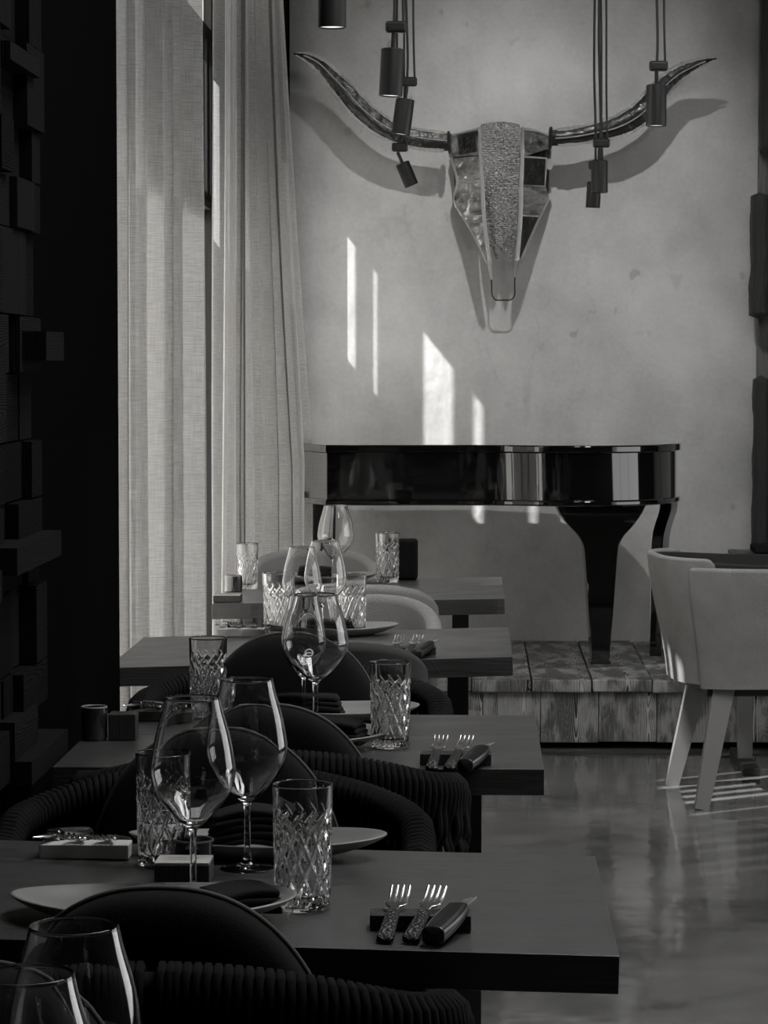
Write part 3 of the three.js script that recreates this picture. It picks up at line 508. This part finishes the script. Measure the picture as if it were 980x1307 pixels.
// upholstered tub chair; faces +x before it is turned
function makeTubChair(label, mat, low = 0.385, topB = 0.81, topA = 0.782, oneShell = false) {
  const t = thing('tub_chair', label, 'chair'), a = oneShell ? 0.27 : 0.335, b = oneShell ? 0.232 : 0.285;
  const plan = (phi, k) => { const c = Math.cos(phi), s = Math.sin(phi), e = 0.62; return [-Math.sign(c) * Math.pow(Math.abs(c), e) * a * k, Math.sign(s) * Math.pow(Math.abs(s), e) * b * k]; };
  function shell(p0, p1, off, thick, yb, yt0, yt1, name, m = mat) {
    const nU = 40, sec = []; const R = thick * 0.42;
    // section: down the outside, across the bottom, up the inside, over the rounded top
    const secN = 28;
    const g = gridSurface(nU, secN, (u, v) => {
      const phi = lerp(p0, p1, u), yt = lerp(yt0, yt1, Math.pow(Math.abs(phi) / 2.2, 2)), q = v * 4; let y, o;
      const endTaper = Math.min(1, Math.min(u, 1 - u) * 18), th = thick * Math.pow(Math.max(endTaper, 0.001), 0.4), er = 0.02 * (1 - Math.sqrt(1 - Math.pow(1 - endTaper, 2)));
      const mid = -thick / 2;
      if (q < 1) { y = lerp(yb + er, yt - R - er, q); o = mid + th / 2; } else if (q < 2) { const w = (q - 1) * Math.PI; y = yt - R - er + R * Math.sin(w); o = mid + th / 2 * Math.cos(w); } else if (q < 3) { y = lerp(yt - R - er, yb + er, q - 2); o = mid - th / 2; } else { y = yb + er; o = mid + lerp(-th / 2, th / 2, q - 3); }
      const taper = lerp(0.82, 1.03, smooth(low - 0.05, 0.85, y)), [x, z] = plan(phi, taper), l = Math.hypot(x, z);
      return [x + x / l * (o + off), y, z + z / l * (o + off), phi * 0.3, y];
    });
    return part(name, g, m, t);
  }
  if (oneShell) shell(-2.2, 2.2, 0, 0.05, low, topB, 0.64, 'shell'); else {
  shell(-2.3, 2.3, -0.022, 0.012, low + 0.03, topB - 0.008, topA - 0.012, 'inner_shell', M.inner_shell);  // dark inner face of the back and arms
  shell(-1.15, 1.15, 0, 0.026, low + 0.012, topB, topB - 0.01, 'back_shell');
  shell(0.8, 2.35, 0.012, 0.032, low, topA, topA - 0.012, 'arm_panel'); shell(-2.35, -0.8, 0.012, 0.032, low, topA, topA - 0.012, 'arm_panel'); }
  part('seat_cushion', rbox(0.38, 0.1, 0.38, 0.03, 0.01, 0.44, 0, 'y', 0, 0, 4), mat, t);
  part('seat_base', rbox(0.4, 0.03, 0.4, 0.006, 0.0, 0.372, 0), M.blackMetal, t);
  for (const [x, z] of [[-0.14, 0.19], [-0.14, -0.19], [0.14, 0.19], [0.14, -0.19]]) part('leg', bar([x + Math.sign(x) * 0.085, 0, z + Math.sign(z) * 0.06], [x, 0.4, z], 0.045, 0.024, 0.07, 0.032, [1, 0, 0]), M.legWood, t);
  return t;
}
makeTubChair('pale grey upholstered tub chair on splayed wooden legs at the right edge', M.suede).position.set(0.925, 0, -8.89);
scene.children.at(-1).rotation.y = 0.12; scene.children.at(-1).scale.setScalar(1.0);
const tub = makeTubChair('grey tweed tub chair facing the viewer behind the third table', M.tweed, 0.385, 0.81, 0.78, true), TG = 'grey tweed chairs along the row of tables';
tub.userData.group = TG; tub.position.set(-0.31, 0, -7.0); tub.rotation.y = -Math.PI / 2;
const shadedTweed = makeTubChair('tweed tub chair with shade painted in, before the third table, back to the viewer', M.shadedTweed, 0.385, 0.81, 0.78, true); shadedTweed.position.set(-0.335, 0, -6.27); shadedTweed.rotation.y = Math.PI / 2;
copyOf(tub, 'grey tweed tub chair before the furthest table, with its back to the viewer', [-0.33, 0, -7.82], Math.PI / 2, TG);
copyOf(tub, 'grey tweed tub chair facing the viewer behind the furthest table, near the piano', [-0.53, 0, -8.72], -Math.PI / 2, TG);
single('speaker_box', rbox(0.095, 0.13, 0.06, 0.012), M.blackFabric, 'small black box with rounded corners standing behind the tumbler on the furthest table', 'box', [-0.225, T4.yAt(-0.225) + 0.066, -8.55]);

// ───────────────────────── glassware ─────────────────────────
function makeWineGlass(label, r = 0.054, rim = 0.0345) {
  const t = thing('wine_glass', label, 'glass'), H = 0.255;
  const outer = curvePts([[0.0375, 0.0008], [0.037, 0.0018], [0.02, 0.0042], [0.008, 0.0095], [0.0048, 0.018], [0.0042, 0.04], [0.0042, 0.075], [0.006, 0.088], [0.0135, 0.0955], [r * 0.56, 0.112], [r * 0.86, 0.134], [r, 0.158], [r * 0.965, 0.18], [r * 0.86, 0.21], [lerp(rim, r, 0.2), 0.238], [rim, H]], 80);
  const inner = curvePts([[rim - 0.0012, H], [lerp(rim, r, 0.2) - 0.0012, 0.238], [r * 0.86 - 0.0012, 0.21], [r * 0.965 - 0.0012, 0.18], [r - 0.0012, 0.158], [r * 0.86 - 0.0014, 0.134], [r * 0.56 - 0.002, 0.1135], [0.012, 0.099], [0.00001, 0.0955]], 50);
  const g = lathe([[0.00001, 0.0006], [0.0365, 0.0001], ...outer, [rim - 0.0006, H + 0.0006], ...inner], 56);
  part('bowl_and_stem', g, M.glass, t);
  return t;
}
function makeTumbler(label) {
  const t = thing('cut_tumbler', label, 'glass'), H = 0.157, nU = 176, nV = 96, N = 13;
  const tri = (x) => Math.abs(((x % 1) + 1) % 1 - 0.5) * 2;         // 1 at integers, 0 half-way
  const wall = gridSurface(nU, nV, (u, v) => {
    const a = u * Math.PI * 2, y = 0.004 + v * (H - 0.006), R = lerp(0.0345, 0.0378, v), ya = y / 0.021;
    let d = 0; const zone = smooth(0.104, 0.094, y) * smooth(0.008, 0.014, y);
    if (zone > 0) {
      const p = u * N + ya * 0.5, q = u * N - ya * 0.5, cut = Math.max(smooth(0.72, 0.96, tri(p)), smooth(0.72, 0.96, tri(q))), star = Math.max(smooth(0.75, 1, tri(2 * u * N + 0.5 * 0)), smooth(0.75, 1, tri(ya)));
      d -= zone * (0.0028 * cut + 0.0010 * star * (1 - cut)); d += zone * 0.0008 * (1 - tri(p * 2)) * (1 - tri(q * 2));
    }
    if (y > 0.085 && y < 0.13) for (let k = -1; k <= 1; k++) {       // leaf-shaped cuts above the lattice
      const n = Math.round(u * N * 2) + k, c = n / (N * 2), up = n % 2 ? 0.117 : 0.108, dx = (u - c) * Math.PI * 2 * R, dy = y - up, s = (n % 2 ? 1 : -1) * 0.62, l = dx * Math.sin(s) + dy * Math.cos(s), w = dx * Math.cos(s) - dy * Math.sin(s);
      const e = 1 - (l * l) / (0.0125 ** 2) - (w * w) / (0.0028 ** 2); if (e > 0) d -= 0.0013 * Math.sqrt(e);
    }
    return [Math.cos(a) * (R + d), y, -Math.sin(a) * (R + d)];
  }, true);
  const rest = lathe([[0.0378, H - 0.002], [0.0376, H - 0.0007], [0.0368, H], [0.0358, H - 0.0007], [0.0354, H - 0.003], [0.0345, 0.12], [0.0318, 0.06], [0.03, 0.022], [0.027, 0.0165], [0.0001, 0.0155]], 88);
  const base = lathe([[0.0001, 0.0012], [0.028, 0.0006], [0.0325, 0.0002], [0.034, 0.0012], [0.0345, 0.004]], 88);
  for (const g of [rest, base]) { g.deleteAttribute('uv'); } wall.deleteAttribute('uv');
  part('glass_body', mergeGeometries([wall, rest, base].map((g) => g.toNonIndexed())), M.glass, t);
  return t;
}
const on = (T, x, z, lift = 0.0006) => [x, T.yAt(x) + lift, z];
const WG = 'wine glasses on the tables', TU = 'cut-glass tumblers on the tables';
const wine = makeWineGlass('clear wine glass in front of the small black box on the nearest table');
wine.position.set(...on(T1, -0.353, -3.362)); wine.userData.group = WG;
const wineAt = (label, T, x, z, sx = 1, sy = 1) => { const c = copyOf(wine, label, on(T, x, z), 0, WG); c.scale.set(sx, sy, sx); return c; };
wineAt('clear wine glass right of two on the nearest table, its foot fully in view', T1, -0.302, -3.57);
wineAt('clear wine glass of the bottom left pair, its whole rim in view', T0, -0.307, -2.045);
wineAt('clear wine glass in the very corner, nearest of all to the viewer', T0, -0.317, -1.88);
const emb = wineAt('large clear wine glass with a small round emblem on the second table', T2, -0.296, -5.02, 1.16, 0.99);
wineAt('slim clear wine glass standing behind the emblem glass on the second table', T2, -0.323, -5.1, 0.78, 0.96);
wineAt('clear wine glass left of two on the third table', T3, -0.425, -6.65, 0.9, 0.96);
wineAt('clear wine glass right of two on the third table, lit bright from behind', T3, -0.372, -6.74, 0.98, 0.99);
wineAt('clear wine glass alone on the furthest table, before the piano', T4, -0.425, -8.28, 1.05, 1.0);
{                                                                     // round emblem printed on that glass: a ring with a bar across it
  const ring = new THREE.TorusGeometry(0.0062, 0.0009, 6, 36), b = box(0.011, 0.0022, 0.001); ring.deleteAttribute('uv'); b.deleteAttribute('uv');
  const g = mergeGeometries([ring.toNonIndexed(), b]); g.rotateX(-0.18);
  const e = new THREE.Mesh(g, std(0.85, 0.6)); e.name = 'emblem'; e.userData.label = 'pale round printed emblem with a bar across it'; e.position.set(-0.007, 0.151, 0.0556); e.castShadow = true; emb.add(e);
}
const tumb = makeTumbler('cut-glass tumbler beside the forks on the nearest table');
tumb.position.set(...on(T1, -0.212, -3.32)); tumb.userData.group = TU;
const tumbAt = (label, T, x, z, s = 1, turn = 0.7) => { const c = copyOf(tumb, label, on(T, x, z), turn, TU); c.scale.setScalar(s); return c; };
tumbAt('cut-glass tumbler behind the left wine glass on the nearest table', T1, -0.415, -3.572, 0.98, 0.3);
tumbAt('cut-glass tumbler at the right of the second table, beside its plate', T2, -0.148, -4.78, 0.98, 1.3);
tumbAt('cut-glass tumbler at the back left of the second table', T2, -0.514, -5.185, 0.98, 0.9);
tumbAt('cut-glass tumbler left of the wine glasses on the third table', T3, -0.5, -6.87, 1.06, 0.2);
tumbAt('cut-glass tumbler right of the wine glasses on the third table', T3, -0.312, -6.88, 1.0, 1.8);
tumbAt('cut-glass tumbler at the left of the furthest table, before the curtain', T4, -0.7, -8.3, 0.9, 0.5);
tumbAt('cut-glass tumbler at the right of the furthest table, before the small black box', T4, -0.271, -8.45, 1.0, 1.1);

// ───────────────────────── plates and napkins ─────────────────────────
function makePlate(label, mat, seed) {
  const t = thing('oval_plate', label, 'plate');
  const prof = curvePts([[0.0001, 0.0], [0.55, 0.0], [0.62, 0.002], [0.82, 0.011], [0.97, 0.022], [1.0, 0.0265], [0.985, 0.028], [0.93, 0.0255], [0.78, 0.0155], [0.6, 0.008], [0.3, 0.0065], [0.0001, 0.006]], 48);
  part('dish', gridSurface(72, 48, (u, v) => { const a = u * Math.PI * 2, [r, y] = prof[Math.round(v * (prof.length - 1))], k = 1 + 0.025 * Math.sin(3 * a + seed) + 0.02 * Math.sin(2 * a + seed * 2); return [Math.cos(a) * r * 0.175 * k, y + 0.004 * r * r * Math.sin(2 * a + seed), -Math.sin(a) * r * 0.12 * k, Math.cos(a) * r * 0.2, Math.sin(a) * r * 0.14]; }, true), mat, t);
  return t;
}
const PG = 'oval plates on the tables', plate = makePlate('oval grey plate on the near side of the nearest table, behind the rounded cushion', M.plate, 1.0);
plate.position.set(...on(T1, -0.392, -3.235)); plate.scale.set(0.98, 1, 0.86); plate.userData.group = PG;
const plateAt = (label, T, x, z, sz = 1, turn = 0, sx = 1) => { const c = copyOf(plate, label, on(T, x, z), turn, PG); c.scale.set(sx, 1, sz); return c; };
plateAt('oval plate at the back of the nearest table, its tip right of the tumbler', T1, -0.3, -3.67, 0.62);
plateAt('oval plate on the near side of the second table, left of its tumbler', T2, -0.325, -4.79);
plateAt('oval plate with a pale lit rim at the back of the second table', T2, -0.285, -5.14, 0.78);
plateAt('oval plate on the third table with its tip right of the tumbler', T3, -0.37, -6.88, 0.72, 0, 0.98);
plateAt('oval plate at the back of the furthest table', T4, -0.48, -8.49, 0.8, 0, 0.98);
const white = single('white_plate', makePlate('x', M.whitePlate, 2).children[0].geometry, M.whitePlate, 'white plate at the right edge beyond the pale tub chair', 'plate', on(T5, 1.2, -9.42));
scene.remove(scene.children.at(-2)); taken.oval_plate--;
single('table_napkin', rbox(0.12, 0.03, 0.14, 0.01, 0, 0.015, 0), M.napkin, 'dark folded napkin behind the white plate at the right edge', 'napkin', on(T5, 1.06, -9.72));

function napkin(w, d, layers, lift, seed) {                           // folded cloth: stacked, slightly bowed folds
  const gs = [];
  for (let k = 0; k < layers; k++) gs.push(gridSurface(26, 24, (u, v) => {
    const a = u * Math.PI * 2, c = Math.cos(a), s = Math.sin(a), sgn = (q, e) => Math.sign(q) * Math.pow(Math.abs(q), e), x = (v - 0.5) * w * (1 - 0.04 * k), b = v < 0.02 || v > 0.98 ? 0 : 1, th = 0.0055, wav = 0.004 * noise.noise(x * 16, k, seed);
    return [x, th + k * th * 1.75 + b * sgn(s, 0.7) * th + wav + lift * (1 - Math.pow(2 * v - 1, 2)), b * sgn(c, 0.35) * d / 2 * (1 - 0.05 * k) + 0.006 * noise.noise(x * 9, k * 2, seed), x, s * 0.05];
  }, true));
  return mergeGeometries(gs);
}
const NG = 'dark folded napkins on the plates';
function napkinAt(label, T, x, z, g, turn, up = 0.009) { const m = single('napkin', g, M.napkin, label, 'napkin', on(T, x, z, up), NG); m.rotation.y = turn; return m; }
napkinAt('dark folded napkin on the near plate of the nearest table, right of the cushion', T1, -0.285, -3.245, napkin(0.09, 0.08, 3, 0.004, 1), 0.5);
napkinAt('dark folded napkin heaped on the back plate of the nearest table', T1, -0.3, -3.665, napkin(0.14, 0.08, 5, 0.012, 2), 0.08);
napkinAt('dark folded napkin on the near plate of the second table', T2, -0.27, -4.77, napkin(0.17, 0.1, 4, 0.006, 3), -0.15);
napkinAt('dark rolled napkin on the back plate of the second table', T2, -0.33, -5.135, napkin(0.17, 0.075, 4, 0.002, 4), 0.04);
napkinAt('dark folded napkin on the plate of the third table', T3, -0.37, -6.88, napkin(0.14, 0.07, 3, 0.002, 5), 0.0);
napkinAt('dark folded napkin on the plate of the furthest table', T4, -0.5, -8.49, napkin(0.14, 0.08, 4, 0.004, 6), 0.0);

// ───────────────────────── cutlery on wooden rests ─────────────────────────
function makeRest(label, mat, w = 0.122) { const t = thing('cutlery_rest', label, 'cutlery rest'); part('rest_block', rbox(w, 0.02, 0.042, 0.002, 0, 0.01, 0, 'x'), mat, t); for (const s of [-1, 1]) part('magnet', new THREE.CylinderGeometry(0.003, 0.003, 0.001, 12).rotateX(Math.PI / 2).translate(s * w * 0.3, 0.01, 0.0212), M.blackMetal, t); return t; }
function makeFork(label) {                                             // tines to -z, lies along z; origin under the middle
  const t = thing('fork', label, 'fork');
  const handle = gridSurface(16, 20, (u, v) => { const a = u * Math.PI * 2, c = Math.cos(a), s = Math.sin(a), f = (q, e) => Math.sign(q) * Math.pow(Math.abs(q), e), e = v === 0 || v === 1 ? 0 : 1, w = lerp(0.0075, 0.0105, v) * (1 + 0.06 * noise.noise(v * 9, c, 3)); return [e * f(c, 0.5) * w, lerp(0.024, 0.006, v) + e * f(s, 0.5) * 0.0045 * (1 + 0.25 * noise.noise(c * 2, v * 16, s)), lerp(0.0, 0.085, v), u * 0.05, v * 0.08]; }, true);
  part('handle', handle, M.forkHandle, t);
  const head = new THREE.Shape(); head.moveTo(-0.004, 0.004); head.lineTo(-0.0055, -0.008); head.quadraticCurveTo(-0.0125, -0.013, -0.0125, -0.024); head.lineTo(0.0125, -0.024); head.quadraticCurveTo(0.0125, -0.013, 0.0055, -0.008); head.lineTo(0.004, 0.004);
  const hg = new THREE.ExtrudeGeometry(head, { depth: 0.0018, bevelEnabled: true, bevelSize: 0.0006, bevelThickness: 0.0006, bevelSegments: 2 }).rotateX(Math.PI / 2); hg.rotateX(0.12).translate(0, 0.0265, 0);
  part('head', hg, M.steel, t);
  for (const x of [-0.0105, -0.0035, 0.0035, 0.0105]) part('tine', tube([[x, 0.0275, -0.0225], [x * 1.02, 0.0285, -0.038], [x * 1.04, 0.034, -0.054], [x * 1.05, 0.041, -0.066]].map((p) => p), 0.0018, 14, 8), M.steel, t);
  for (const x of [-0.0105, -0.0035, 0.0035, 0.0105]) part('tine_root', new THREE.SphereGeometry(0.0034, 10, 8).scale(1, 0.7, 1.4).translate(x, 0.0275, -0.0235), M.steel, t);
  return t;
}
function makeKnife(label) {
  const t = thing('steak_knife', label, 'knife');
  part('handle', gridSurface(20, 24, (u, v) => { const a = u * Math.PI * 2, c = Math.cos(a), s = Math.sin(a), f = (q, e) => Math.sign(q) * Math.pow(Math.abs(q), e), e = v === 0 || v === 1 ? 0 : 1, w = 0.0135 + 0.003 * Math.sin(v * 3.4), h = 0.009 + 0.002 * v; return [e * f(c, 0.6) * w, 0.0155 + lerp(0.012, -0.004, v) + e * f(s, 0.6) * h, lerp(0.0, 0.1, v), u * 0.08, v * 0.1]; }, true), M.knifeWood, t);
  const bl = new THREE.Shape(); bl.moveTo(-0.006, 0); bl.lineTo(-0.0065, -0.02); bl.quadraticCurveTo(-0.006, -0.04, 0.0065, -0.052); bl.lineTo(0.0065, 0); bl.lineTo(-0.006, 0);
  part('blade', new THREE.ExtrudeGeometry(bl, { depth: 0.0016, bevelEnabled: true, bevelSize: 0.0007, bevelThickness: 0.0006, bevelSegments: 1 }).rotateX(Math.PI / 2).rotateX(0.06).translate(0, 0.029, 0.004), M.steel, t);
  part('bolster', rbox(0.02, 0.014, 0.008, 0.003, 0, 0.0275, 0.0), M.steel, t);
  return t;
}
const where = { T1: 'nearest table', T2: 'second table', T3: 'third table', T4: 'furthest table' };
let rest0, fork0, knife0, rest1;
function setting(T, name, x, z, near, mat, knife = true) {            // near: handles towards the viewer
  const turn = near ? 0 : Math.PI, s = near ? 1 : -1, side = near ? 'right front' : 'left back', y = (xx) => T.yAt(xx) + 0.0004, w = where[name];
  const rl = `${mat === M.darkBoard ? 'dark' : 'pale'} wooden cutlery rest at the ${side} of the ${w}`;
  if (mat === M.darkBoard) { if (!rest0) { rest0 = makeRest(rl, mat); rest0.position.set(x, y(x), z); rest0.rotation.y = turn; rest0.userData.group = 'cutlery rests on the tables'; } else copyOf(rest0, rl, [x, y(x), z], turn); } else if (!rest1) { rest1 = makeRest(rl, mat); rest1.position.set(x, y(x), z); rest1.rotation.y = turn; rest1.userData.group = 'cutlery rests on the tables'; } else copyOf(rest1, rl, [x, y(x), z], turn);
  const fk = [[-0.032, -0.1], [0.006, -0.2]];
  fk.forEach(([dx, rot], k) => {
    const l = `steel fork ${k ? 'beside' : 'away from'} the knife on the ${side} rest of the ${w}`, p = [x + s * dx, y(x), z + s * 0.012];
    if (!fork0) { fork0 = makeFork(l); fork0.position.set(...p); fork0.rotation.y = turn + rot; fork0.userData.group = 'forks on the cutlery rests'; } else copyOf(fork0, l, p, turn + rot, 'forks on the cutlery rests');
  });
  const kl = `thick-handled steak knife on the ${side} rest of the ${w}`, kp = [x + s * 0.046, y(x), z + s * 0.012];
  if (!knife0) { knife0 = makeKnife(kl); knife0.position.set(...kp); knife0.rotation.y = turn - 0.32; knife0.userData.group = 'steak knives on the cutlery rests'; } else copyOf(knife0, kl, kp, turn - 0.32, 'steak knives on the cutlery rests');
}
setting(T1, 'T1', -0.063, -3.222, true, M.darkBoard);
setting(T1, 'T1', -0.527, -3.625, false, M.paleBoard);
setting(T2, 'T2', -0.03, -4.585, true, M.darkBoard);
setting(T2, 'T2', -0.6, -5.13, false, M.darkBoard);
setting(T3, 'T3', -0.15, -6.37, true, M.darkBoard);
setting(T3, 'T3', -0.6, -6.93, false, M.paleBoard);

// ───────────────────────── small boxes and candle jars ─────────────────────────
function cardTexture(kind) {
  const c = document.createElement('canvas'); c.width = 256; c.height = 128; const x = c.getContext('2d');
  x.fillStyle = kind === 1 ? '#b9b7b2' : '#77756f'; x.fillRect(0, 0, 256, 128); x.fillStyle = '#3a3936'; x.textAlign = 'center'; x.textBaseline = 'middle';
  if (kind === 1) { x.strokeStyle = '#44433f'; x.lineWidth = 3; for (const [y, a, b] of [[48, 45, 205], [78, 35, 190]]) { x.beginPath(); for (let i = a; i < b; i += 4) x.lineTo(i, y + 7 * Math.sin(i * 0.45) * Math.sin(i * 0.13)); x.stroke(); } } else { x.font = 'bold 62px sans-serif'; x.fillText('ATMO', 128, 66); }
  const t = new THREE.CanvasTexture(c); t.colorSpace = THREE.SRGBColorSpace; return t;
}
function smallBox(label, pos, w, h, d, kind) {
  const t = thing('small_box', label, 'box', pos);
  part('body', rbox(w, h, d, 0.002, 0, h / 2, 0), M.darkBoard, t);
  if (kind) { const m = std(1, 0.7, { map: cardTexture(kind) }); m.color.set(0xffffff); part('printed_card', new THREE.BoxGeometry(w * 0.98, 0.002, d * 0.96).translate(0, h + 0.0011, 0), [M.paleBoard, M.paleBoard, m, M.paleBoard, M.paleBoard, M.paleBoard], t); }
  return t;
}
function candleJar(label, pos, r = 0.0265, h = 0.04) {
  const t = thing('candle_jar', label, 'candle jar', pos);
  part('jar', lathe([[0.0001, 0], [r * 0.93, 0], [r, 0.003], [r, h - 0.002], [r - 0.0015, h], [r - 0.003, h - 0.001], [r - 0.0035, 0.006], [0.0001, 0.006]], 40), M.candleGlass, t);
  part('rim', new THREE.TorusGeometry(r - 0.0016, 0.0019, 8, 40).rotateX(Math.PI / 2).translate(0, h - 0.0005, 0), M.plate, t);
  part('wax', new THREE.CylinderGeometry(r - 0.004, r - 0.004, h * 0.5, 28).translate(0, h * 0.25 + 0.006, 0), M.wax, t);
  return t;
}
smallBox('small black box with a pale printed card on top, on the nearest table', on(T1, -0.377, -3.478), 0.072, 0.026, 0.06, 1);
candleJar('round candle jar with a pale rim behind the black box on the nearest table', on(T1, -0.372, -3.555));
smallBox('plain black box at the left end of the second table', on(T2, -0.638, -4.87), 0.05, 0.048, 0.045, 0);
candleJar('black candle jar left of the plain black box on the second table', on(T2, -0.69, -4.86), 0.024, 0.06);
smallBox('small box with lettering on its card at the left end of the furthest table', on(T4, -0.722, -7.87), 0.08, 0.02, 0.07, 2);
candleJar('small glossy candle jar at the left end of the furthest table, before the curtain', on(T4, -0.733, -8.2), 0.026, 0.05);

// ───────────────────────── pendant lamps ─────────────────────────
function pendant(label, x, y, z, lean, swing, lit, r = 0.031, h = 0.125) {
  const t = thing('pendant_lamp', label, 'lamp', [x, y, z], 0, 'black cylinder pendants above the tables');
  const head = new THREE.Group(); head.name = 'lamp_head'; head.position.set(0, h + 0.035, 0); head.rotation.set(swing, 0, lean); t.add(head);
  part('shade', lathe([[0.0001, -0.036], [r - 0.004, -0.036], [r, -0.039], [r, -0.034 - h], [r - 0.0015, -0.035 - h], [r - 0.0025, -0.033 - h], [r - 0.003, -0.022 - h], [0.0001, -0.02 - h]], 40), lit ? M.lamp : M.lampDark, head);
  if (lit) part('diffuser', new THREE.CylinderGeometry(r - 0.0035, r - 0.0035, 0.005, 32).translate(0, -0.029 - h, 0), M.glow, head);
  part('stem', rod([0, -0.037, 0], [0, 0.004, 0], 0.006), M.lampDark, head);
  const top = CEIL - y;
  part('clamp', rbox(0.056, 0.03, 0.03, 0.008, 0.006, h + 0.055, 0), M.lamp, t);
  part('clamp_screw', new THREE.CylinderGeometry(0.005, 0.005, 0.006, 12).rotateX(Math.PI / 2).translate(-0.014, h + 0.057, 0.017), M.lampDark, t);
  part('cord', tube([[0.0, h + 0.03, 0], [0.003, h + 0.12, 0], [-0.004, h + 0.4, 0.002], [0.0, h + 0.9, 0], [0, top, 0]], 0.0042, 60, 7), M.cord, t);
  part('cord', tube([[0.026, h + 0.06, 0], [0.022, h + 0.2, 0], [0.02, h + 0.5, 0.002], [0.014, h + 0.9, 0], [0.012, top, 0]], 0.0036, 60, 7), M.cord, t);
  part('ceiling_cup', new THREE.CylinderGeometry(0.05, 0.05, 0.03, 28).translate(0, top - 0.015, 0), M.lampDark, t);
  if (lit) { const s = new THREE.SpotLight(0xffffff, 1.6, 0, 0.6, 0.6, 2); s.position.set(x + Math.sin(lean) * -0.0 , y - 0.01, z); s.target.position.set(x + Math.sin(lean), y - 1, z - Math.sin(swing)); s.castShadow = true; s.shadow.radius = 1.2; s.name = numbered('pendant_beam'); scene.add(s, s.target); }
  return t;
}
pendant('black cylinder pendant cut off by the top edge, only its bottom in view', -0.311, 2.165, -5.93, 0, 0, true, 0.031, 0.13);
pendant('black cylinder pendant with glowing rim, upper of the cluster over the left horn', -0.212, 2.131, -7.11, -0.05, 0, true);
pendant('black leaning cylinder pendant with glowing rim, crossing the left horn', -0.222, 2.178, -8.89, -0.13, 0, true, 0.031, 0.118);
pendant('unlit black cylinder pendant tilted hard, lowest of the cluster under the left horn', -0.262, 2.03, -9.3, 0.4, 0.12, false, 0.0245, 0.085);
pendant('black cylinder pendant with glowing rim in front of the right horn tip', 0.547, 2.145, -8.2, 0.0, 0, true);
pendant('black cylinder pendant on two long cords below the right horn', 0.414, 1.995, -9.0, 0, 0, true, 0.0275, 0.108);
pendant('unlit black cylinder pendant half hidden behind the lamp below the right horn', 0.412, 1.962, -9.3, -0.05, 0.06, false, 0.0245, 0.09);

renderer.render(scene, camera);
